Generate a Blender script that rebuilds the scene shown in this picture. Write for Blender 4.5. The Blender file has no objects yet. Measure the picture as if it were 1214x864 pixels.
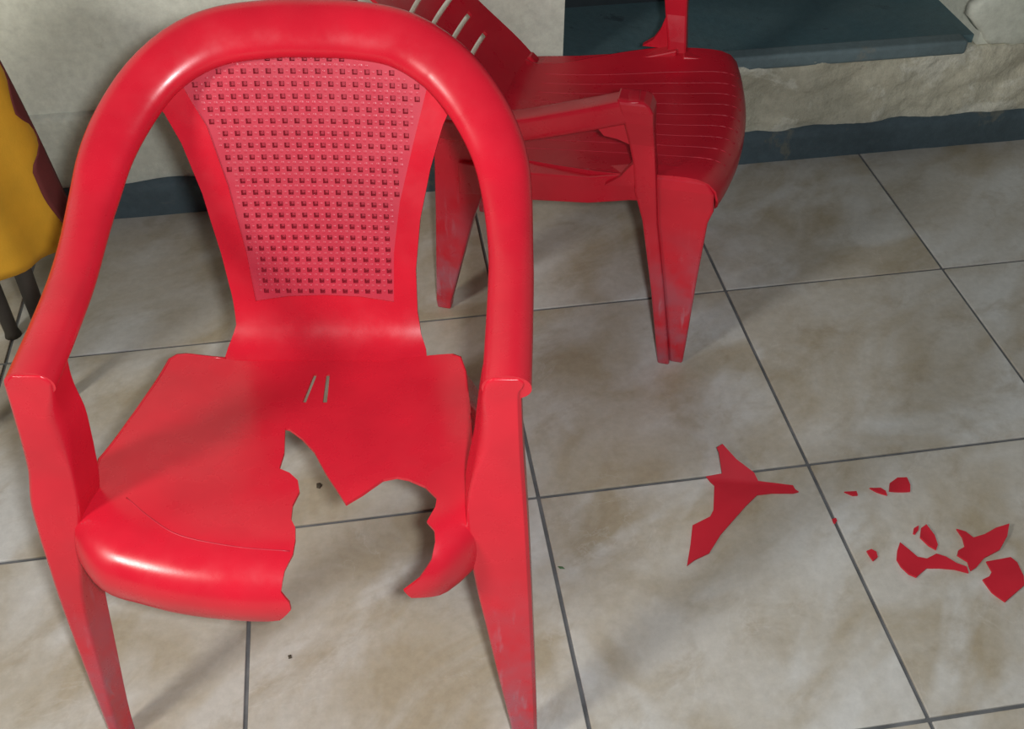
import bpy, math, random
from mathutils import Vector, Matrix
from mathutils import noise as mnoise
from mathutils.geometry import delaunay_2d_cdt
random.seed(7)
scene = bpy.context.scene
COL = scene.collection

# ---------------------------------------------------------------- camera, world, lamp, exposure
PITCH, YAW, ROLL = math.radians(44.006), math.radians(8.891), math.radians(0.094)
cam_d = bpy.data.cameras.new('camera')
cam_d.sensor_width = 36.0
cam_d.lens = 1218.95 / 1214 * 36.0
cam_d.clip_start = 0.02
cam = bpy.data.objects.new('camera', cam_d)
COL.objects.link(cam)
fw = Vector((math.sin(YAW) * math.cos(PITCH), math.cos(YAW) * math.cos(PITCH), -math.sin(PITCH)))
r0 = Vector((math.cos(YAW), -math.sin(YAW), 0)); u0 = r0.cross(fw)
rt = math.cos(ROLL) * r0 + math.sin(ROLL) * u0
up = -math.sin(ROLL) * r0 + math.cos(ROLL) * u0
m = Matrix((rt, up, -fw)).transposed().to_4x4()
m.translation = Vector((-0.2239, -1.1262, 1.4349))
cam.matrix_world = m
scene.camera = cam

world = bpy.data.worlds.new('world'); scene.world = world; world.use_nodes = True
bg = world.node_tree.nodes['Background']
bg.inputs[0].default_value = (0.80, 0.90, 1.0, 1)
bg.inputs[1].default_value = 0.035

def point_lamp(name, loc, energy, color, size):
    d = bpy.data.lights.new(name, 'POINT'); d.energy = energy; d.color = color; d.shadow_soft_size = size
    o = bpy.data.objects.new(name, d); o.location = loc; COL.objects.link(o); return o
point_lamp('room_lamp', (-2.20, -1.25, 1.95), 138, (1.0, 0.96, 0.88), 0.25)      # lamp of the room, up on the left
point_lamp('phone_flash', (-0.16, -1.16, 1.47), 68, (0.95, 0.98, 1.0), 0.03)    # light of the camera phone

vs = scene.view_settings
vs.view_transform = 'Standard'; vs.look = 'None'; vs.gamma = 1.0; vs.use_curve_mapping = False
vs.exposure = 0.0

# ---------------------------------------------------------------- materials
def mat(name):
    m = bpy.data.materials.new(name); m.use_nodes = True
    nt = m.node_tree; b = nt.nodes['Principled BSDF']
    return m, nt, b
def node(nt, t, **kw):
    n = nt.nodes.new(t)
    for k, v in kw.items(): setattr(n, k, v)
    return n
def noise(nt, vec, scale, detail=4, rough=.55, dist=0.0):
    n = node(nt, 'ShaderNodeTexNoise')
    n.inputs['Scale'].default_value = scale; n.inputs['Detail'].default_value = detail
    n.inputs['Roughness'].default_value = rough; n.inputs['Distortion'].default_value = dist
    if vec: nt.links.new(vec, n.inputs['Vector'])
    return n.outputs['Fac']
def ramp(nt, fac, stops):
    r = node(nt, 'ShaderNodeValToRGB')
    e = r.color_ramp.elements
    while len(e) < len(stops): e.new(.5)
    for el, (p, c) in zip(e, stops):
        el.position = p; el.color = (*c, 1) if len(c) == 3 else c
    nt.links.new(fac, r.inputs[0]); return r.outputs[0]
def mix(nt, fac, a, b):
    n = node(nt, 'ShaderNodeMix', data_type='RGBA')
    if hasattr(fac, 'links'): nt.links.new(fac, n.inputs[0])
    else: n.inputs[0].default_value = fac
    for s, i in ((a, 6), (b, 7)):
        if hasattr(s, 'links'): nt.links.new(s, n.inputs[i])
        else: n.inputs[i].default_value = (*s, 1)
    return n.outputs[2]
def math_(nt, op, a, b=None):
    n = node(nt, 'ShaderNodeMath', operation=op)
    for i, s in enumerate((a, b)):
        if s is None: continue
        if hasattr(s, 'links'): nt.links.new(s, n.inputs[i])
        else: n.inputs[i].default_value = s
    return n.outputs[0]
def bump(nt, b, h, strength=.2, dist=.002):
    n = node(nt, 'ShaderNodeBump'); n.inputs['Strength'].default_value = strength
    n.inputs['Distance'].default_value = dist
    nt.links.new(h, n.inputs['Height']); nt.links.new(n.outputs[0], b.inputs['Normal'])
def coord(nt, kind='Object'):
    return node(nt, 'ShaderNodeTexCoord').outputs[kind]
BW = ((0, 0, 0), (1, 1, 1))

def plastic(name, base, rough=.27, dirt=True):
    m, nt, b = mat(name)
    co = coord(nt)
    v = ramp(nt, noise(nt, co, 9, 3), [(.3, tuple(c * .9 for c in base)), (.7, tuple(min(1, c * 1.08) for c in base))])
    col = v
    if dirt:
        sep = node(nt, 'ShaderNodeSeparateXYZ'); nt.links.new(co, sep.inputs[0])
        mp = node(nt, 'ShaderNodeMapping'); mp.inputs['Scale'].default_value = (1, 1, .16)
        nt.links.new(co, mp.inputs[0])
        low = node(nt, 'ShaderNodeMapRange'); low.inputs[1].default_value = .35; low.inputs[2].default_value = 0.0
        nt.links.new(sep.outputs[2], low.inputs[0])
        sc = ramp(nt, noise(nt, mp.outputs[0], 75, 4, .55), [(.57, BW[0]), (.76, BW[1])])
        f1 = math_(nt, 'MULTIPLY', sc, low.outputs[0])
        col = mix(nt, math_(nt, 'MINIMUM', math_(nt, 'MULTIPLY', f1, 1.1), .5), col, (.46, .26, .31))
        dust = ramp(nt, noise(nt, co, 16, 4), [(.35, BW[0]), (.65, BW[1])])
        f2 = math_(nt, 'MULTIPLY', math_(nt, 'MULTIPLY', dust, low.outputs[0]), .8)
        col = mix(nt, f2, col, (.30, .14, .18))
    nt.links.new(col, b.inputs['Base Color'])
    rr = ramp(nt, noise(nt, co, 25, 4), [(.3, (rough - .06,) * 3), (.7, (rough + .1,) * 3)])
    nt.links.new(rr, b.inputs['Roughness'])
    b.inputs['Specular IOR Level'].default_value = .6
    bump(nt, b, noise(nt, co, 400, 2), .06, .0006)
    return m
RED = plastic('glossy_red_plastic', (.66, .013, .032))
RED_CANE = plastic('cane_red_plastic', (.56, .035, .065), .42, False)
RED_BACK = plastic('deep_red_plastic', (.58, .009, .026), .30)
RED_SHARD = plastic('shard_red_plastic', (.60, .011, .030), .55, False)
def simple(name, base, rough=.6, nscale=30, var=.15, bs=.2, bd=.002):
    m, nt, b = mat(name)
    co = coord(nt)
    nt.links.new(ramp(nt, noise(nt, co, nscale, 5), [(.3, tuple(c * (1 - var) for c in base)), (.7, tuple(c * (1 + var) for c in base))]), b.inputs['Base Color'])
    b.inputs['Roughness'].default_value = rough
    bump(nt, b, noise(nt, co, nscale * 4, 4), bs, bd)
    return m
PALE_RIB = simple('pale_red_rib', (.56, .02, .042), .4)  # less saturated red for the thin raised lines on both seats
GROUT = simple('dark_grout', (.125, .128, .132), .8, 18, .35)
WOOD_DARK = simple('dark_stool_wood', (.045, .038, .030), .6)
LEAF = simple('green_scrap', (.06, .14, .05), .6)
GRIT = simple('dark_grit', (.07, .055, .035), .8)
DOOR_DARK = simple('dark_door_paint', (.030, .040, .045), .5, 8, .3)

def tile_material():
    m, nt, b = mat('marbled_beige_tile')
    co = coord(nt)
    oi = node(nt, 'ShaderNodeObjectInfo')
    cmb = node(nt, 'ShaderNodeCombineXYZ')
    nt.links.new(math_(nt, 'MULTIPLY', oi.outputs['Random'], 37.0), cmb.inputs[0])
    nt.links.new(math_(nt, 'MULTIPLY', oi.outputs['Random'], 91.0), cmb.inputs[1])
    add = node(nt, 'ShaderNodeVectorMath', operation='ADD')
    nt.links.new(co, add.inputs[0]); nt.links.new(cmb.outputs[0], add.inputs[1])
    rot = node(nt, 'ShaderNodeMapping'); rot.inputs['Rotation'].default_value = (0, 0, -.60)
    nt.links.new(add.outputs[0], rot.inputs[0])
    mp = node(nt, 'ShaderNodeMapping'); mp.inputs['Scale'].default_value = (1.1, 1.8, 1)
    nt.links.new(rot.outputs[0], mp.inputs[0])
    p = mp.outputs[0]
    base = mix(nt, ramp(nt, noise(nt, p, 3.2, 5, .55, .6), [(.36, BW[0]), (.62, BW[1])]), (.405, .345, .25), (.55, .525, .475))
    cl = ramp(nt, noise(nt, p, 2.3, 4, .5, .9), [(.50, BW[0]), (.66, BW[1])])
    base = mix(nt, math_(nt, 'MULTIPLY', cl, .75), base, (.66, .665, .65))
    br = ramp(nt, noise(nt, p, 6.5, 6, .65, .5), [(.54, BW[0]), (.72, BW[1])])
    base = mix(nt, math_(nt, 'MULTIPLY', br, .5), base, (.33, .265, .175))
    # pale hairline veins
    vn = noise(nt, p, 3.0, 6, .6, 1.2)
    d = math_(nt, 'ABSOLUTE', math_(nt, 'SUBTRACT', vn, .5))
    ve = ramp(nt, d, [(.0, BW[1]), (.010, BW[0])])
    gate = ramp(nt, noise(nt, p, 4.0, 2), [(.5, BW[0]), (.62, BW[1])])
    base = mix(nt, math_(nt, 'MULTIPLY', math_(nt, 'MULTIPLY', ve, gate), .22), base, (.66, .64, .60))
    fine = ramp(nt, noise(nt, add.outputs[0], 60, 4, .7), [(.3, (.9, .9, .9)), (.7, (1.06, 1.06, 1.06))])
    mul = node(nt, 'ShaderNodeMix', data_type='RGBA', blend_type='MULTIPLY'); mul.inputs[0].default_value = 1
    nt.links.new(base, mul.inputs[6]); nt.links.new(fine, mul.inputs[7])
    nt.links.new(mul.outputs[2], b.inputs['Base Color'])
    b.inputs['Roughness'].default_value = .42
    b.inputs['Specular IOR Level'].default_value = .35
    bump(nt, b, noise(nt, add.outputs[0], 35, 4), .05, .001)
    return m
TILE = tile_material()

def wall_material(name, paint, stain, under, patch, bs):
    m, nt, b = mat(name)
    co = coord(nt)
    c = mix(nt, ramp(nt, noise(nt, co, 3.5, 6, .6, .4), [(.35, BW[0]), (.7, BW[1])]), paint, stain)
    c = mix(nt, ramp(nt, noise(nt, co, 7, 8, .68, .3), [(patch, BW[0]), (patch + .06, BW[1])]), c, under)
    f = ramp(nt, noise(nt, co, 55, 5, .7), [(.3, (.86, .86, .86)), (.7, (1.08, 1.08, 1.08))])
    mul = node(nt, 'ShaderNodeMix', data_type='RGBA', blend_type='MULTIPLY'); mul.inputs[0].default_value = 1
    nt.links.new(c, mul.inputs[6]); nt.links.new(f, mul.inputs[7])
    nt.links.new(mul.outputs[2], b.inputs['Base Color'])
    b.inputs['Roughness'].default_value = .75
    bump(nt, b, noise(nt, co, 28, 8, .65), bs, .008)
    return m
WALL = wall_material('pale_green_cream_wall', (.74, .76, .66), (.66, .68, .57), (.54, .54, .44), .66, .25)
PLINTH = wall_material('painted_plinth', (.68, .70, .60), (.58, .59, .50), (.46, .46, .37), .62, .4)
CONCRETE = wall_material('rough_worn_concrete', (.68, .65, .51), (.50, .47, .36), (.74, .72, .60), .55, .9)
SKIRT = wall_material('blue_grey_skirting_paint', (.085, .125, .145), (.060, .088, .100), (.15, .16, .14), .62, .4)
SILL = wall_material('blue_black_threshold_paint', (.070, .140, .165), (.095, .155, .170), (.050, .080, .095), .6, .3)
NOSE = wall_material('teal_grey_nosing', (.17, .235, .255), (.13, .18, .19), (.22, .24, .22), .62, .3)

# ---------------------------------------------------------------- helpers
def link(name, me, material=None, parent=None):
    o = bpy.data.objects.new(name, me)
    if material and me: me.materials.append(material)
    COL.objects.link(o)
    if parent: o.parent = parent
    return o
def mesh(name, verts, faces, material, parent=None, smooth=True):
    me = bpy.data.meshes.new(name)
    me.from_pydata([tuple(v) for v in verts], [], faces)
    if smooth: me.polygons.foreach_set('use_smooth', [True] * len(me.polygons))
    me.update()
    return link(name, me, material, parent)
def empty(name, loc=(0, 0, 0), rz=0.0):
    o = bpy.data.objects.new(name, None); COL.objects.link(o)
    o.location = loc; o.rotation_euler = (0, 0, rz); o.empty_display_size = .1
    return o
def tag(o, label, cat=None, group=None, kind=None):
    if label: o['label'] = label
    if cat: o['category'] = cat
    if group: o['group'] = group
    if kind: o['kind'] = kind
    return o
def bevel(o, w, seg=2, ang=40):
    b = o.modifiers.new('bevel', 'BEVEL'); b.width = w; b.segments = seg
    b.limit_method = 'ANGLE'; b.angle_limit = math.radians(ang); return o
def box(x0, x1, y0, y1, z0, z1):
    v = [(x, y, z) for z in (z0, z1) for y in (y0, y1) for x in (x0, x1)]
    f = [(0, 2, 3, 1), (4, 5, 7, 6), (0, 1, 5, 4), (2, 6, 7, 3), (0, 4, 6, 2), (1, 3, 7, 5)]
    return v, f
def crv(P, n=8):
    P = [Vector(p) for p in P]
    Q = [2 * P[0] - P[1]] + P + [2 * P[-1] - P[-2]]
    out = []
    for i in range(1, len(Q) - 2):
        a, b, c, d = Q[i - 1:i + 3]
        for k in range(n):
            t = k / n
            out.append(.5 * (2 * b + (c - a) * t + (2 * a - 5 * b + 4 * c - d) * t * t + (-a + 3 * b - 3 * c + d) * t ** 3))
    out.append(P[-1]); return out
def sm(a, b, x):
    t = min(1, max(0, (x - a) / (b - a))); return t * t * (3 - 2 * t)
def interp(x, xs, ys):
    if x <= xs[0]: return ys[0] + (ys[1] - ys[0]) * (x - xs[0]) / (xs[1] - xs[0])
    for i in range(1, len(xs)):
        if x <= xs[i] or i == len(xs) - 1:
            t = (x - xs[i - 1]) / (xs[i] - xs[i - 1]); return ys[i - 1] + (ys[i] - ys[i - 1]) * t
def arclen(P):
    A = [0]
    for a, b in zip(P, P[1:]): A.append(A[-1] + (Vector(b) - Vector(a)).length)
    return A
def inside(p, poly):
    x, y = p; c = False; n = len(poly)
    for i in range(n):
        x1, y1 = poly[i]; x2, y2 = poly[i - 1]
        if (y1 > y) != (y2 > y) and x < (x2 - x1) * (y - y1) / (y2 - y1) + x1: c = not c
    return c
def densify(poly, step, closed=True):
    out = []; n = len(poly)
    for i in range(n if closed else n - 1):
        a = Vector(poly[i]); b = Vector(poly[(i + 1) % n]); k = max(1, int((b - a).length / step + .5))
        for j in range(k): out.append(tuple(a.lerp(b, j / k)))
    if not closed: out.append(tuple(poly[-1]))
    return out
def loft(rings, caps=True):
    n = len(rings[0]); v = [p for r in rings for p in r]; f = []
    for i in range(len(rings) - 1):
        for j in range(n):
            k = (j + 1) % n
            f.append((i * n + j, i * n + k, (i + 1) * n + k, (i + 1) * n + j))
    if caps: f.append(tuple(range(n - 1, -1, -1))); f.append(tuple((len(rings) - 1) * n + j for j in range(n)))
    return v, f
def sweep(path, normals, widths, top, bot, n=20, power=.75, round_ends=True):
    rings = []; N = len(path)
    for i, p in enumerate(path):
        t = (path[min(i + 1, N - 1)] - path[max(i - 1, 0)]).normalized()
        nn = normals[i]; nn = (nn - t * nn.dot(t)).normalized(); s = t.cross(nn)
        w = widths[i] / 2; ring = []
        for j in range(n):
            a = 2 * math.pi * j / n; c, q = math.cos(a), math.sin(a)
            cx = math.copysign(abs(c) ** power, c); cy = math.copysign(abs(q) ** power, q)
            ring.append(p + s * (w * cx) + nn * ((top if q > 0 else bot) * cy))
        rings.append(ring)
    return loft(rings)
def shell(outline, holes, surf, th, step, edge_step=None):
    """a sheet of thickness th cut to an outline with holes, lying on the surface surf(x, a)"""
    es = edge_step or step
    ol = densify(outline, es)
    pts = [Vector(p) for p in ol]; edges = [(i, (i + 1) % len(ol)) for i in range(len(ol))]
    hs = []
    for h in holes:
        b = len(pts); pts += [Vector(p) for p in h]; edges += [(b + i, b + (i + 1) % len(h)) for i in range(len(h))]; hs.append(h)
    x0 = min(p[0] for p in ol); x1 = max(p[0] for p in ol); y0 = min(p[1] for p in ol); y1 = max(p[1] for p in ol)
    bb = [(min(p[0] for p in h) - step * .4, max(p[0] for p in h) + step * .4, min(p[1] for p in h) - step * .4, max(p[1] for p in h) + step * .4) for h in hs]
    bd = [Vector(p) for p in ol]
    nx = int((x1 - x0) / step) + 1; ny = int((y1 - y0) / step) + 1
    if len(holes) < 50:
        for i in range(nx + 1):
            for j in range(ny + 1):
                p = (x0 + i * step + (step / 2 if j % 2 else 0), y0 + j * step)
                if not inside(p, ol): continue
                if any(a < p[0] < b and c < p[1] < d for a, b, c, d in bb): continue
                if min((Vector(p) - q).length_squared for q in bd) < (step * .45) ** 2: continue
                pts.append(Vector(p))
    vo, eo, fo, *_ = delaunay_2d_cdt(pts, edges, [], 0, 1e-6)
    faces = []
    for f in fo:
        c = (sum(vo[i][0] for i in f) / len(f), sum(vo[i][1] for i in f) / len(f))
        if not inside(c, ol): continue
        bad = False
        for h, (a, b, cc, d) in zip(hs, bb):
            if a < c[0] < b and cc < c[1] < d and inside(c, h): bad = True; break
        if not bad: faces.append(tuple(f))
    e = 1e-4; top = []; bot = []
    for v in vo:
        p = surf(v[0], v[1]); n = (surf(v[0] + e, v[1]) - p).cross(surf(v[0], v[1] + e) - p)
        n.normalize(); top.append(p); bot.append(p - n * th)
    nv = len(vo); V = top + bot; F = list(faces) + [tuple(i + nv for i in reversed(f)) for f in faces]
    cnt = {}
    for f in faces:
        for i in range(len(f)):
            k = (f[i], f[(i + 1) % len(f)]); cnt[k] = cnt.get(k, 0) + 1
    for (a, b) in list(cnt):
        if (b, a) not in cnt:
            s = len(V); V += [top[a], top[b], bot[b], bot[a]]; F.append((s, s + 3, s + 2, s + 1))
    return V, F
def strip(points, drop, th):
    """a flange: a thin wall hanging from a polyline of points"""
    V, F = [], []
    N = len(points)
    for i, p in enumerate(points):
        t = (points[min(i + 1, N - 1)] - points[max(i - 1, 0)]); t.z = 0; t.normalize()
        s = Vector((t.y, -t.x, 0)) * th
        V += [p, p + s, p + s + drop, p + drop]
    for i in range(N - 1):
        a, b = i * 4, i * 4 + 4
        for k in range(4): F.append((a + k, b + k, b + (k + 1) % 4, a + (k + 1) % 4))
    F += [(0, 1, 2, 3), (N * 4 - 1, N * 4 - 2, N * 4 - 3, N * 4 - 4)]
    return V, F
def join(*vf):
    V, F = [], []
    for v, f in vf:
        b = len(V); V += list(v); F += [tuple(i + b for i in g) for g in f]
    return V, F
def tube(path, r, n=6):
    up = Vector((0, 0, 1))
    return sweep([Vector(p) for p in path], [up] * len(path), [2 * r] * len(path), r, r, n, 1.0)

# ---------------------------------------------------------------- the setting
T = .5
WY = .9875                       # face of the back wall
floor = mesh('floor', *box(-2.6, 3.2, -2.2, 1.0, -.06, -.0035), GROUT, None, False)
tag(floor, 'beige marbled tile floor with dark grout joints', kind='structure')
g = .0033
tv, tf = box(g, T - g, g, T - g, -.012, 0)
tile_me = bpy.data.meshes.new('tile'); tile_me.from_pydata(tv, [], tf); tile_me.materials.append(TILE)
for i in range(-5, 6):
    for j in range(-4, 2):
        o = bpy.data.objects.new('tile', tile_me); COL.objects.link(o)
        o.parent = floor; o.location = (i * T, j * T, random.uniform(-.0004, .0004))
        bevel(o, .0012, 2)

DX0, DX1, DZ = .222, 1.235, .288     # doorway in the back wall
DEPTH = .34
def rough_box(x0, x1, y0, y1, z0, z1, nx, nz, amp, top_amp=0):
    """a box whose front face (y0) is a grid with uneven relief"""
    V = []; F = []
    for k in range(nz + 1):
        for i in range(nx + 1):
            x = x0 + (x1 - x0) * i / nx; z = z0 + (z1 - z0) * k / nz
            if k == nz: z += mnoise.fractal(Vector((x * 7, 1.7, 0)), .8, 2, 5) * top_amp * 1.5
            V.append((x, y0 - amp * (mnoise.fractal(Vector((x * 9, 3.1, z * 14)), .8, 2.1, 5) * 1.6), z))
    w = nx + 1
    for k in range(nz):
        for i in range(nx): F.append((k * w + i, k * w + i + 1, (k + 1) * w + i + 1, (k + 1) * w + i))
    b = len(V)
    for i in range(nx + 1): V.append((V[nz * w + i][0], y1, V[nz * w + i][2]))
    for i in range(nx): F.append((nz * w + i, nz * w + i + 1, b + i + 1, b + i))
    return V, F
wall = mesh('wall_back', *join(box(-2.6, DX0, WY, WY + DEPTH, .272, 2.5), box(DX1, 3.2, WY, WY + DEPTH, .272, 2.5),
            box(DX0, DX1, WY, WY + DEPTH, 2.3, 2.5)), WALL, None, False)
tag(wall, 'pale greenish cream plaster wall with a dark doorway', kind='structure')
mesh('plinth', *rough_box(-2.6, DX0 + .02, WY - .006, WY + .3, 0, .275, 120, 12, .003, .002), PLINTH, wall)
st = mesh('step_face', *rough_box(DX0 + .02, 3.2, WY - .010, WY + .3, 0, .268, 320, 30, .007, .004), CONCRETE, wall)
tag(st, 'rough worn concrete face under the doorway')
bb = mesh('baseboard_back', *rough_box(-2.6, 3.2, WY - .018, WY, 0, .090, 220, 3, .001, .004), SKIRT)
tag(bb, 'dark blue grey painted skirting along the wall foot', kind='structure')
door = empty('door_1', ((DX0 + DX1) / 2, WY, DZ)); tag(door, 'dark recessed doorway with a raised blue black threshold', kind='structure')
def local(vf, o): return [Vector(p) - o.location for p in vf[0]], vf[1]
mesh('threshold', *local(box(DX0, DX1, WY + .02, WY + DEPTH, .2, DZ), door), SILL, door, False)
nz = mesh('threshold_nosing', *local(box(DX0 + .004, DX1 - .03, WY - .016, WY + .03, DZ - .032, DZ + .003), door), NOSE, door, False)
bevel(nz, .008, 3)
mesh('door_leaf', *local(box(DX0, DX1, WY + DEPTH - .03, WY + DEPTH + .01, DZ, 2.3), door), DOOR_DARK, door, False)

lump = []
for k in range(40):
    a = 2 * math.pi * k / 40
    r = 1 + .30 * mnoise.noise(Vector((math.cos(a) * 1.7, math.sin(a) * 1.7, 4))) + .16 * mnoise.noise(Vector((math.cos(a) * 5, math.sin(a) * 5, 9)))
    lump.append((1.385 + .20 * r * math.cos(a), .345 + .085 * r * math.sin(a)))
rings = [[Vector((1.385 + (x - 1.385) * q, y, .345 + (z - .345) * q)) for x, z in lump] for q, y in ((1.02, WY + .02), (1.0, WY - .006), (.93, WY - .0105), (.6, WY - .012))]
mesh('plaster_patch', *loft([r[::-1] for r in rings]), WALL, wall)

# ---------------------------------------------------------------- the broken armchair in front
chair = empty('broken_armchair', (-.363, -.135, 0), math.radians(-9.3))
tag(chair, 'red plastic armchair with cane-pattern back and a large hole broken through its seat', 'chair')
SP = [(-.262, .335), (-.283, .352), (-.289, .372), (-.288, .392), (-.278, .413), (-.258, .427), (-.225, .433), (-.17, .431), (-.09, .421), (0, .408), (.07, .401), (.125, .403)]
BP = [(.110, .402), (.135, .408), (.158, .425), (.174, .452), (.186, .49), (.212, .57), (.24, .65), (.27, .735), (.300, .82), (.31, .85)]
SC = crv([Vector((y, z, 0)) for y, z in SP], 12); SA = arclen(SC); SY = [p[0] for p in SC]; SZ = [p[1] for p in SC]
BC = crv([Vector((y, z, 0)) for y, z in BP], 12); BA = arclen(BC); BY = [p[0] for p in BC]; BZ = [p[1] for p in BC]
def S(x, a):
    y = interp(a, SA, SY); z = interp(a, SA, SZ)
    return Vector((x, y + (.048 * (x / .235) ** 2 + .022 * (max(0, abs(x) - .19) / .05) ** 2) * (1 - sm(-.25, .02, y)), z + .012 * sm(.1, .22, abs(x)) * sm(-.2, .05, y)))
def BK(x, a):
    y = interp(a, BA, BY); z = interp(a, BA, BZ)
    return Vector((x, y - .25 * x * x * sm(.43, .6, z), z))
edge_left = [(-.125, .500), (-.182, .500), (-.195, .4965), (-.204, .4865), (-.215, .42), (-.226, .352), (-.2405, .235), (-.237, .19), (-.235, .16)]
break_left = [(.033, .0625), (.0322, .0732), (.0234, .0882), (.0266, .1126), (.0341, .1329), (.0343, .1524), (.0313, .1712), (.024, .1846), (.022, .2081), (.0263, .2315), (.0207, .2516), (.0074, .2659), (-.007, .2737), (-.0064, .305), (-.0148, .3556)]
break_right = [(-.0084, .3535), (.0116, .3346), (.0316, .3086), (.0537, .265), (.0708, .2354), (.0873, .2049), (.106, .2205), (.1285, .2447), (.1454, .247), (.1607, .2392), (.183, .2185), (.1991, .1898), (.198, .173), (.1892, .1521), (.1991, .1352), (.2008, .1204), (.1975, .0993), (.1836, .0801), (.1646, .0675)]
edge_right = [(.250, .13), (.242, .172), (.2437, .2597), (.2377, .357), (.2253, .4652), (.2166, .494), (.205, .500)]
outline = edge_left + [(-.240, .13), (-.240, .01), (-.11, .03), (-.01, .028), (.016, .038)] + break_left + break_right + [(.172, .052), (.196, .040), (.222, .022), (.250, 0)] + edge_right
slots = [[(.0059, .470), (.0108, .468), (.004, .410), (-.0012, .411)], [(.0240, .470), (.0289, .469), (.0333, .4104), (.0272, .4103)]]
seat_vf = shell(outline, slots, S, .0042, .013, .010)
fl = strip([S(x, a) for x, a in densify(edge_left, .02, False)], Vector((0, 0, -.020)), -.0035)
fr = strip([S(x, a) for x, a in densify(edge_right[1:], .02, False)], Vector((0, 0, -.020)), -.0035)
seat = mesh('seat', *join(seat_vf, fl, fr), RED, chair)
tag(seat, 'red seat with a jagged hole at its front')
rp = crv([S(x, a) + Vector((0, 0, -.0004)) for x, a in [(-.185, .1905), (-.145, .166), (-.103, .1494), (-.034, .1424), (.0300, .1374)]], 6)
mesh('seat_ridge', *tube(rp, .0011), PALE_RIB, seat)
# back: solid border and cane-pattern panel
cane_ol = [(-.1498, .4126), (-.0955, .4361), (-.0395, .4462), (.0158, .4484), (.071, .4471), (.1257, .4337), (.1784, .4154), (.1554, .3333), (.1336, .2507), (.1219, .1757), (.118, .099), (.07, .1065), (.0184, .1088), (-.035, .1065), (-.0829, .0988), (-.0877, .1736), (-.1026, .272), (-.1217, .3532)]
border = [(-.128, .008), (-.125, .0287), (-.114, .0626), (-.116, .108), (-.1233, .174), (-.1383, .261), (-.1579, .3317), (-.175, .372), (-.190, .392), (-.19, .412), (-.17, .432), (-.12, .458), (-.05, .472), (.02, .475), (.09, .472), (.15, .455), (.195, .432), (.218, .405), (.209, .388), (.196, .36), (.1773, .300), (.161, .2279), (.152, .1507), (.1517, .0834), (.1562, .052), (.1641, .0294), (.167, .008)]
mesh('back_border', *shell(border, [densify(cane_ol, .012)], BK, .006, .014, .012), RED, chair)
def CN(x, a):
    p = BK(x, a); n = (BK(x + 1e-3, a) - p).cross(BK(x, a + 1e-3) - p).normalized()
    return p - n * .0022
holes = []
PX, PA = .0163, .0163
for i in range(-11, 13):
    for j in range(0, 24):
        cx, ca = i * PX + .0155, .1145 + j * PA
        h = .0035
        sq = [(cx - h, ca - h), (cx + h, ca - h), (cx + h, ca + h), (cx - h, ca + h)]
        if all(inside((cx + dx * .0052, ca + da * .0052), cane_ol) for dx in (-1, 1) for da in (-1, 1)): holes.append(sq)
big = [((x - .014) * 1.012 + .014, (a - .27) * 1.008 + .27) for x, a in cane_ol]
cane = mesh('cane_panel', *shell(big, holes, CN, .0122, .0163, .0163), RED_CANE, chair, False)
tag(cane, 'pinkish red woven cane pattern with rows of small holes')
def CB(x, a):
    p = BK(x, a); n = (BK(x + 1e-3, a) - p).cross(BK(x, a + 1e-3) - p).normalized()
    return p - n * .0145
mesh('cane_backing', *shell(big, [], CB, .002, .0163, .0163), RED_CANE, cane)
# small raised knots of the weave where the strands cross
kv = []
for i in range(-11, 13):
    for j in range(0, 24):
        for ox, oa, r in ((-.5, -.5, .0030), (0, -.5, .0022), (-.5, 0, .0022)):
            x, a = .0155 + (i + ox) * PX, .1145 + (j + oa) * PA
            if not all(inside((x + dx, a + da), cane_ol) for dx in (-.006, .006) for da in (-.006, .006)): continue
            p = CN(x, a); n = (CN(x + 1e-3, a) - p).cross(CN(x, a + 1e-3) - p).normalized()
            ring = [CN(x + r * math.cos(t), a + r * math.sin(t)) for t in (0, 1.05, 2.09, 3.14, 4.19, 5.24)]
            kv.append((ring + [p + n * .0011], [(k, (k + 1) % 6, 6) for k in range(6)]))
w = mesh('weave_knots', *join(*kv), RED_CANE, cane); w['kind'] = 'stuff'
# arms and back in one hoop
hl = [(-.236, -.1668, .650), (-.2365, -.08, .655), (-.2375, .006, .665), (-.2385, .106, .693), (-.230, .169, .726), (-.208, .218, .758), (-.178, .254, .786), (-.138, .278, .808), (-.089, .292, .822), (-.024, .298, .828),
      (.030, .2985, .8285), (.085, .297, .827), (.139, .290, .820), (.183, .274, .804), (.216, .253, .785), (.246, .220, .760), (.271, .175, .729), (.283, .121, .699), (.289, .031, .669), (.288, -.077, .655), (.286, -.1668, .650)]
hp = crv(hl, 6)
prof = crv([Vector(p) for p in [(-.24, .645, 0), (-.16, .65, 0), (-.05, .657, 0), (.05, .672, 0), (.13, .702, 0), (.2, .745, 0), (.26, .79, 0), (.30, .83, 0), (.318, .852, 0)]], 6)
def pn(y):
    i = min(range(1, len(prof) - 1), key=lambda k: abs(prof[k][0] - y))
    t = prof[i + 1] - prof[i - 1]; return Vector((0, -t[1], t[0])).normalized()
hn = [pn(p.y) for p in hp]
hp = [p - n * .0145 for p, n in zip(hp, hn)]
hw = [.055 + .020 * sm(.03, .24, p.y) for p in hp]
hoop = mesh('arm_and_back_hoop', *sweep(hp, hn, hw, .0205, .018, 28, .92), RED, chair)
hoop.data.set_sharp_from_angle(angle=math.radians(50))
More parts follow.
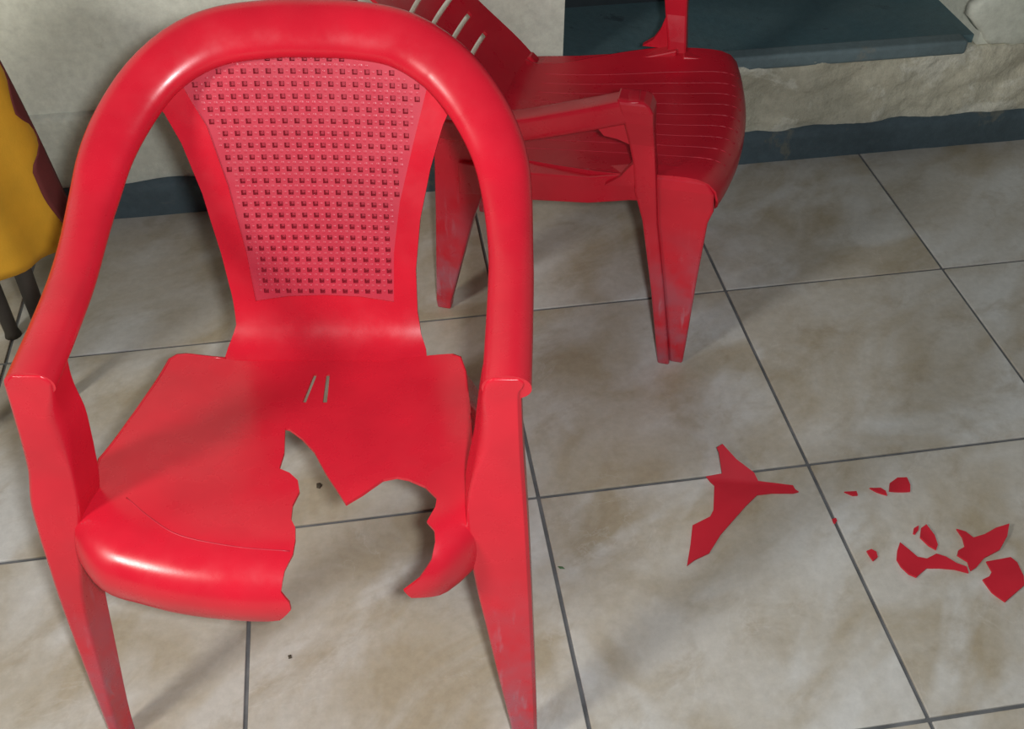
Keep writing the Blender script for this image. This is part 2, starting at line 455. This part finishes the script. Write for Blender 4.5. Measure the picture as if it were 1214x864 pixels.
def leg_rings(data, depth, skew):
    rings = []
    for (z, xo, xi, y) in data:
        d = depth(z); s = 1 if xi > xo else -1; c = .0045; c2 = .005 + .012 * sm(.50, .56, z) * (1 - sm(.575, .63, z))
        xb = xi + s * skew * (1 - sm(.55, .63, z))
        P = [(xo, y + c), (xo + s * c, y), *[(xi - s * c2 * (1 - math.sin(t)), y + c2 * 1.2 * (1 - math.cos(t))) for t in (0, .4, .8, 1.2, 1.5708)], (xb, y + d - c), (xb - s * c, y + d), (xo + s * c, y + d), (xo, y + d - c)]
        if s < 0: P = P[::-1]
        rings.append([Vector((x, yy, z)) for x, yy in P])
    return rings
lz = [(-.1675, .70), (-.1685, .62), (-.180, .5), (-.202, .4), (-.228, .25), (-.275, 0)]
def ly(z):
    zs = [p[1] for p in lz][::-1]; ys = [p[0] for p in lz][::-1]
    return interp(z, zs, ys)
L = [(.651, -.2535, -.2185), (.646, -.2590, -.2132), (.638, -.2638, -.2105), (.63, -.2665, -.212), (.59, -.270, -.219), (.547, -.2735, -.2205), (.50, -.279, -.2245), (.455, -.2875, -.2275), (.41, -.2895, -.236), (.37, -.2905, -.2455), (.275, -.292, -.261), (.15, -.289, -.2655), (.04, -.2855, -.269), (0, -.2845, -.269)]
R = [(.651, .3030, .2690), (.646, .3080, .2635), (.638, .3070, .2605), (.63, .303, .2595), (.609, .3025, .2565), (.53, .3055, .250), (.456, .310, .2375), (.394, .3135, .239), (.323, .317, .247), (.249, .3205, .259), (.15, .325, .275), (.048, .329, .292), (0, .330, .296)]
dep = lambda z: .034 + .022 * sm(0, .35, z)
for D, sk in ((L, .009), (R, .003)):
    zz = [d[0] for d in D][::-1]
    pts = crv([Vector(d) for d in D], 4)
    rings = leg_rings([(p[0], p[1], p[2], ly(p[0])) for p in pts], dep, sk)
    o = mesh('front_leg', *loft(rings[::-1]), RED, chair, False)
    bevel(o, .003, 2, 40); o.data.shade_smooth(); o.data.set_sharp_from_angle(angle=math.radians(35))
for s, xc in ((-1, 0), (1, .02)):
    rr = []
    for z, x, y, w, d in [(.400, .165, .085, .07, .05), (.30, .195, .135, .055, .045), (.15, .225, .20, .042, .038), (0, .25, .25, .032, .032)]:
        X = s * x + xc
        rr.append([Vector(p) for p in [(X - w / 2, y - d / 2, z), (X + w / 2, y - d / 2, z), (X + w / 2, y + d / 2, z), (X - w / 2, y + d / 2, z)]])
    o = mesh('rear_leg', *loft(rr[::-1]), RED, chair, False); bevel(o, .005, 2)

# ---------------------------------------------------------------- the second armchair behind
HB = math.radians(-22)
back_chair = empty('slotted_armchair', (.23875, .59635, 0), HB)
tag(back_chair, 'deep red plastic armchair facing right with slotted back, standing behind the broken one', 'chair')
# local frame: x towards its front, y towards its far side
SP2 = [(.205, .345), (.222, .358), (.229, .378), (.226, .402), (.210, .420), (.175, .428), (.10, .424), (0, .411), (-.10, .400), (-.17, .396), (-.205, .405), (-.225, .425)]
C2 = crv([Vector((a, b, 0)) for a, b in SP2], 12); A2 = arclen(C2); U2 = [p[0] for p in C2]; Z2 = [p[1] for p in C2]
A2E = A2[-1]
def SB(v, a):
    u = interp(a, A2, U2); z = interp(a, A2, Z2)
    u2 = u + .030 * (1 - (v / .235) ** 2) * sm(-.05, .2, u)
    return Vector((u2, v, z + .006 * sm(.12, .24, abs(v)) * sm(-.2, 0, u) - .010 * (1 - (v / .24) ** 2) * sm(.23, .1, u)))
def hw2(a):
    u = interp(a, A2, U2)
    return .165 + .075 * sm(-.25, .1, u)
ol2 = []
NA = 26
for k in range(NA + 1):
    a = .012 + (A2E - .012) * k / NA; ol2.append((-hw2(a) + .035 * (1 - sm(0, .075, a)) ** 2, a))
ol2 = ol2 + [(-x, a) for x, a in ol2[::-1]]
seat2 = mesh('seat', *join(shell(ol2[::-1], [], lambda v, a: SB(v, a), .0045, .016, .016),
        strip([SB(x, a) for x, a in ol2[9:NA + 1]], Vector((0, 0, -.030)), -.004),
        strip([SB(x, a) for x, a in ol2[NA + 1:-9]], Vector((0, 0, -.030)), -.004)), RED_BACK, back_chair)
for k in range(-4, 5):
    v = k * .036
    pr = [SB(v * (1 + .12 * sm(-.1, .2, interp(a, A2, U2))), a) + Vector((0, 0, -.0004)) for a in [.085 + (A2E - .16) * i / 24 for i in range(25)]]
    mesh('seat_rib', *tube(pr, .0011, 5), PALE_RIB, seat2)
# back panel with horizontal slots
def BB(v, a):
    z = .418 + a * .74; u = -.197 - a * .66 + .10 * max(0, a - .2) ** 1.5
    return Vector((u + .45 * v * v - .012, v, z))
bw = lambda a: .172 - .03 * sm(0, .2, a) + .05 * sm(.25, .45, a)
AE = .36
olb = [(-bw(AE * k / 20), AE * k / 20) for k in range(21)]; olb = olb[::-1] + [(-x, a) for x, a in olb]
sl = []
for k in range(5):
    a = .095 + k * .048; w = .090 + .003 * k
    sl.append([(-w, a), (-w, a + .010), (w, a + .010), (w, a)])
back2 = mesh('backrest', *shell(olb, [densify(s, .02) for s in sl], BB, .006, .018, .012), RED_BACK, back_chair)
tag(back2, 'reclined red back panel with pale horizontal slots')
# arms running into the back hoop
near = [(.078, -.252, .577), (.05, -.254, .573), (-.005, -.252, .553), (-.066, -.247, .530), (-.128, -.239, .507), (-.21, -.222, .484), (-.28, -.205, .474), (-.345, -.185, .500), (-.40, -.17, .555), (-.45, -.15, .62), (-.49, -.10, .67), (-.505, 0, .70)]
far = [(-.49, .10, .675), (-.45, .15, .645), (-.385, .185, .62), (-.30, .215, .612), (-.2, .236, .604), (-.06, .25, .602), (.05, .254, .602), (.078, .252, .60)]
ap = crv([Vector(p) for p in near + far], 6)
an = []
for p in ap:
    k = sm(.5, .7, p.z) * sm(-.3, -.42, p.x); an.append(Vector((.8 * k, 0, 1 - .5 * k)).normalized())
mesh('arm_and_back_hoop', *sweep(ap, an, [.044] * len(ap), .011, .036, 20, .45), RED_BACK, back_chair)
# near and far legs: a proud post strip from the arm, a recessed wide plate below the seat
def quadloft(rows, name, m=RED_BACK, parent=back_chair, bw_=.004):
    """rows of (z, u0, u1, v_outer, v_inner)"""
    rings = []
    for z, a, b, vo, vi in rows:
        s = [Vector((a, vo, z)), Vector((b, vo, z)), Vector((b, vi, z)), Vector((a, vi, z))]
        rings.append(s if vo < vi else s[::-1])
    o = mesh(name, *loft(rings[::-1]), m, parent, False); bevel(o, bw_, 2); return o
for s in (-1, 1):
    dz = .022 if s > 0 else 0
    quadloft([(.586 + dz, .040, .085, s * .272, s * .232), (.580 + dz, .044, .096, s * .277, s * .230), (.568 + dz, .048, .103, s * .277, s * .230), (.545 + dz, .056, .105, s * .274, s * .232), (.50, .066, .110, s * .262, s * .236), (.45, .078, .116, s * .258, s * .222), (.40, .083, .122, s * .256, s * .215), (.34, .102, .129, s * .255, s * .215), (.18, .133, .158, s * .254, s * .215), (0, .163, .187, s * .254, s * .225)], 'front_post')
    quadloft([(.4305, .112, .196, s * .234, s * .200), (.424, .113, .208, s * .241, s * .200), (.408, .116, .220, s * .244, s * .200), (.372, .121, .224, s * .243, s * .198), (.345, .124, .217, s * .243, s * .200), (.20, .150, .214, s * .243, s * .206), (.05, .178, .213, s * .243, s * .214), (0, .186, .212, s * .243, s * .217)], 'front_leg')
    quadloft([(.475 if s < 0 else .40, -.300, -.200, s * .212, s * .185), (.42 if s < 0 else .39, -.296, -.185, s * .207, s * .175), (.35, -.300, -.194, s * .202, s * .170), (.25, -.305, -.228, s * .196, s * .165), (.12, -.312, -.260, s * .192, s * .165), (.02, -.317, -.284, s * .190, s * .165), (0, -.315, -.286, s * .190, s * .165)], 'rear_leg')
    # side rail under the seat edge
    rr = []
    for u, z0, z1, v in [(-.25, .315, .385, .205), (-.19, .326, .388, .212), (-.105, .335, .394, .222), (0, .352, .408, .232), (.075, .374, .430, .238), (.10, .378, .438, .240)]:
        a = [Vector((u, s * (v + .007), z0)), Vector((u, s * (v + .007), z1)), Vector((u, s * (v - .030), z1)), Vector((u, s * (v - .030), z0))]
        rr.append(a if s < 0 else a[::-1])
    o = mesh('side_rail', *loft(rr), RED_BACK, back_chair, False); bevel(o, .003, 2)
    # gussets in the corners of the arm opening
    for tri in (([(.075, .545), (-.01, .535), (.012, .514), (.022, .503), (.045, .500), (.074, .490)], [(.082, .465), (.085, .41), (.03, .405), (.055, .425)]) if s < 0 else ([(.088, .52), (.070, .50), (.060, .465), (.047, .442), (.026, .426), (.09, .425)],)):
        n = len(tri); A = [Vector((u, s * .252, z)) for u, z in tri]; B = [Vector((u, s * .238, z)) for u, z in tri]
        mesh('gusset', A + B, [tuple(range(n)), tuple(range(2 * n - 1, n - 1, -1))] + [(i, n + i, n + (i + 1) % n, (i + 1) % n) for i in range(n)], RED_BACK, back_chair, False)

# ---------------------------------------------------------------- broken pieces on the floor
MAIN = [(0.3482, 0.0469, 0.0301), (0.3367, 0.0428, 0.0275), (0.3379, 0.0319, 0.0233), (0.3345, -0.0038, 0.0092), (0.3051, -0.0040, 0.0063), (0.3152, -0.0234, 0.0040), (0.2974, -0.0770, 0.0040), (0.2873, -0.0903, 0.0040), (0.2516, -0.1041, 0.0040), (0.2372, -0.1422, 0.0040), (0.2196, -0.1829, 0.0040), (0.2360, -0.1734, 0.0040), (0.2637, -0.1639, 0.0040), (0.2943, -0.1297, 0.0040), (0.3554, -0.0776, 0.0040), (0.3841, -0.0562, 0.0040), (0.4105, -0.0564, 0.0040), (0.4490, -0.0623, 0.0040), (0.4589, -0.0609, 0.0040), (0.4547, -0.0554, 0.0040), (0.4535, -0.0457, 0.0042), (0.3949, -0.0279, 0.0055), (0.3913, -0.0124, 0.0112), (0.3660, 0.0162, 0.0199), (0.3540, 0.0366, 0.0267)]
CREASE = ((0.2935, -0.0071), (0.2375, 0.9714), 0.40)   # a point of the fold, its normal, the slope beyond it
BITS = [
    ('plastic_chip', 'thin sliver of red plastic, leftmost of the row of three small pieces', 0.001, [(0.5391, -0.0735), (0.5612, -0.0749), (0.5601, -0.0837), (0.5510, -0.0830)]),
    ('plastic_chip', 'small pointed red plastic chip beside the half-round piece', 0.002, [(0.5867, -0.0730), (0.6068, -0.0742), (0.6125, -0.0829), (0.6111, -0.0923), (0.5963, -0.0823)]),
    ('plastic_shard', 'small half-round piece of red plastic, farthest of the broken bits', 0.004, [(0.6177, -0.0856), (0.6272, -0.0675), (0.6464, -0.0567), (0.6629, -0.0592), (0.6614, -0.0767), (0.6552, -0.0904)]),
    ('plastic_crumb', 'tiny red crumb touching the leaf-shaped red shard', 0.001, [(0.6210, -0.1776), (0.6272, -0.1677), (0.6373, -0.1638), (0.6334, -0.1723), (0.6238, -0.1798)]),
    ('plastic_shard', 'leaf-shaped red plastic shard above the bow-tie shaped shard', 0.005, [(0.6293, -0.1878), (0.6393, -0.1695), (0.6510, -0.1641), (0.6554, -0.1876), (0.6524, -0.2067), (0.6450, -0.2159), (0.6360, -0.2061)]),
    ('plastic_chip', 'small lone red chip left of the bow-tie shaped shard', 0.002, [(0.5277, -0.2004), (0.5368, -0.1983), (0.5432, -0.2045), (0.5414, -0.2147), (0.5300, -0.2215)]),
    ('plastic_shard', 'bow-tie shaped red plastic shard among the broken bits at right', 0.008, [(0.5906, -0.1925), (0.5982, -0.2060), (0.6077, -0.2249), (0.6216, -0.2305), (0.6411, -0.2242), (0.6539, -0.2321), (0.6662, -0.2470), (0.6794, -0.2566), (0.6774, -0.2681), (0.6580, -0.2577), (0.6342, -0.2513), (0.6134, -0.2481), (0.5951, -0.2588), (0.5867, -0.2642), (0.5771, -0.2560), (0.5710, -0.2398), (0.5705, -0.2244), (0.5798, -0.2067)]),
    ('plastic_shard', 'forked red plastic shard with purplish sheen at right', 0.01, [(0.6988, -0.1805), (0.7120, -0.1880), (0.7191, -0.2017), (0.7406, -0.1987), (0.7648, -0.1907), (0.7886, -0.1889), (0.7746, -0.2103), (0.7504, -0.2330), (0.7176, -0.2436), (0.6961, -0.2592), (0.6825, -0.2655), (0.6836, -0.2572), (0.6856, -0.2473), (0.6738, -0.2334), (0.6805, -0.2240), (0.6958, -0.2176), (0.7005, -0.1988)]),
    ('plastic_shard', 'chunky five-sided red plastic shard at the right edge of the picture', 0.006, [(0.7159, -0.2528), (0.7614, -0.2495), (0.7675, -0.2608), (0.7640, -0.2882), (0.7555, -0.3052), (0.7081, -0.3304), (0.6972, -0.3093), (0.6939, -0.2841), (0.7081, -0.2796), (0.7167, -0.2716)]),
    ('plastic_crumb', 'tiny red crumb lying on the dark grout line', 0.001, [(0.4959, -0.1273), (0.5024, -0.1264), (0.5025, -0.1320), (0.4968, -0.1366), (0.4946, -0.1344)]),
]
LEAFS = [(0.0064, -0.1492), (0.0146, -0.1514), (0.0179, -0.1561), (0.0096, -0.1548)]
GRITS = [[(-0.3879, 0.0910), (-0.3819, 0.0920), (-0.3775, 0.0855), (-0.3821, 0.0784), (-0.3881, 0.0812)], [(-0.4381, -0.2486), (-0.4329, -0.2479), (-0.4316, -0.2540), (-0.4368, -0.2547)]]

def centred(poly):
    cx = sum(p[0] for p in poly) / len(poly); cy = sum(p[1] for p in poly) / len(poly)
    return (cx, cy), [(p[0] - cx, p[1] - cy) for p in poly]
# the largest piece: flat blade with a fin folded up along a crease
c, _ = centred(MAIN)
loc = [(p[0] - c[0], p[1] - c[1]) for p in MAIN]
def fin_z(x, y, c=c):
    (ax, ay), (nx, ny), sl_ = CREASE
    return .004 + sl_ * max(0, (x + c[0] - ax) * nx + (y + c[1] - ay) * ny)
SHARD_AT = c
o = mesh('plastic_shard', *shell(loc if sum(loc[i-1][0]*loc[i][1]-loc[i][0]*loc[i-1][1] for i in range(len(loc)))>0 else loc[::-1], [], lambda x, y: Vector((x, y, fin_z(x, y))), .0032, .005, .006), RED_SHARD)
o.location = (c[0], c[1], 0)
tag(o, 'large red plastic shard with an upturned fin, lying alone beside the grout crossing', 'shard', 'broken red plastic pieces')
for name, label, cu, poly in BITS:
    c, p = centred(poly)
    if sum(p[i-1][0]*p[i][1]-p[i][0]*p[i-1][1] for i in range(len(p))) < 0: p = p[::-1]
    rad = max(math.hypot(*q) for q in p); ang = random.uniform(0, 6.28); ca, sa = math.cos(ang), math.sin(ang)
    o = mesh(name, *shell(p, [], lambda x, y: Vector((x, y, .0034 + cu * ((x * ca + y * sa) / rad) ** 2)), .0032, max(.004, rad / 5), max(.004, rad / 5)), RED_SHARD)
    o.location = (c[0], c[1], 0)
    tag(o, label, 'shard', 'broken red plastic pieces')
def crumb(name, poly, h, m, label, cat):
    c, p = centred(poly)
    n = len(p)
    rings = [[Vector((x * k, y * k, z)) for x, y in p] for k, z in ((1, 0), (.9, h * .6), (.45, h))]
    if sum(p[i-1][0]*p[i][1]-p[i][0]*p[i-1][1] for i in range(n)) < 0: rings = [r[::-1] for r in rings]
    o = mesh(name, *loft(rings), m, None, False); o.location = (c[0], c[1], 0); tag(o, label, cat)
crumb('leaf_scrap', LEAFS, .002, LEAF, 'tiny green leaf scrap beside the grout line', 'leaf')
crumb('grit', GRITS[0], .003, GRIT, 'dark speck of grit seen through the hole in the seat', 'grit')
crumb('grit', GRITS[1], .003, GRIT, 'dark speck of grit on the tile below the seat front', 'grit')


# ---------------------------------------------------------------- stool under a yellow cloth
stool = empty('stool', (-1.03, .415, 0), math.radians(35))
tag(stool, 'dark wooden stool mostly hidden under the yellow cloth', 'stool')
mesh('stool_top', *box(-.188, .188, -.188, .188, .70, .725), WOOD_DARK, stool, False)
for sx in (-1, 1):
    for sy in (-1, 1):
        rr = []
        for z, d, w in [(.70, .145, .036), (.35, .132, .032), (.012, .122, .028), (0, .122, .034)]:
            X, Y = sx * d, sy * d
            rr.append([Vector((X + w / 2 * math.cos(a), Y + w / 2 * math.sin(a), z)) for a in [2 * math.pi * k / 12 for k in range(12)]])
        mesh('leg', *loft(rr[::-1]), WOOD_DARK, stool)
def cloth_mat():
    m, nt, b = mat('yellow_cloth')
    co = coord(nt)
    c = ramp(nt, noise(nt, co, 7, 5, .6), [(.3, (.50, .26, .012)), (.55, (.62, .31, .014)), (.75, (.70, .29, .014))])
    nt.links.new(c, b.inputs['Base Color']); b.inputs['Roughness'].default_value = .9
    bump(nt, b, noise(nt, co, 300, 3), .2, .001)
    return m
CLOTH = cloth_mat(); HEM = simple('dark_red_trim', (.10, .012, .010), .85)
def cl(theta, t):
    """t 0 at the stool top edge .. 1 at the hem"""
    c, s = math.cos(theta), math.sin(theta)
    e = 9 - 3.5 * t
    r = .205 / (abs(c) ** e + abs(s) ** e) ** (1 / e)
    r *= 1 + .16 * t ** .8
    r += .010 * t * math.sin(theta * 9 + .7) + .006 * t * math.sin(theta * 17 + 2)
    hem = .395 + .008 * math.sin(theta * 5 + 1) - .02 * abs(math.sin(2 * theta)) 
    z = .729 + (hem - .729) * t
    return Vector((r * c, r * s, z))
cloth = None
rings = []
NT = 120
for k in range(3): rings.append([Vector((p.x * q, p.y * q, .7295)) for p in [cl(2 * math.pi * j / NT, 0) for j in range(NT)] for q in [(.35, .7, .97)[k]]])
for k in range(25): rings.append([cl(2 * math.pi * j / NT, k / 24) for j in range(NT)])
v, f = loft(rings, False); f.append(tuple(range(NT - 1, -1, -1)))
cloth = mesh('draped_cloth', v, f, CLOTH)
cloth.location = stool.location; cloth.rotation_euler = stool.rotation_euler
sd = cloth.modifiers.new('thickness', 'SOLIDIFY'); sd.thickness = .003; sd.offset = 1
tag(cloth, 'yellow cloth with a dark red edge draped over the stool by the wall', 'cloth')
TH0 = math.radians(-43)
rings = []
for k in range(28):
    t = .05 + .93 * k / 27
    wd = -(.012 + .06 * sm(2, 5, k) * (1 - sm(7, 10, k)) * (1 + .15 * math.sin(k * 1.1)) + .11 * sm(11, 15, k) * (1 - .5 * sm(18, 27, k)))
    rings.append([cl(TH0 + wd * j / 5, t) * 1 + Vector((math.cos(TH0), math.sin(TH0), 0)) * .0045 for j in range(6)])
V = [p for r in rings for p in r]
F = [(i * 6 + j, i * 6 + j + 1, i * 6 + j + 7, i * 6 + j + 6) for i in range(27) for j in range(5)]
trim = mesh('red_trim', V, F, HEM, cloth)
sd = trim.modifiers.new('thickness', 'SOLIDIFY'); sd.thickness = .0015; sd.offset = 1
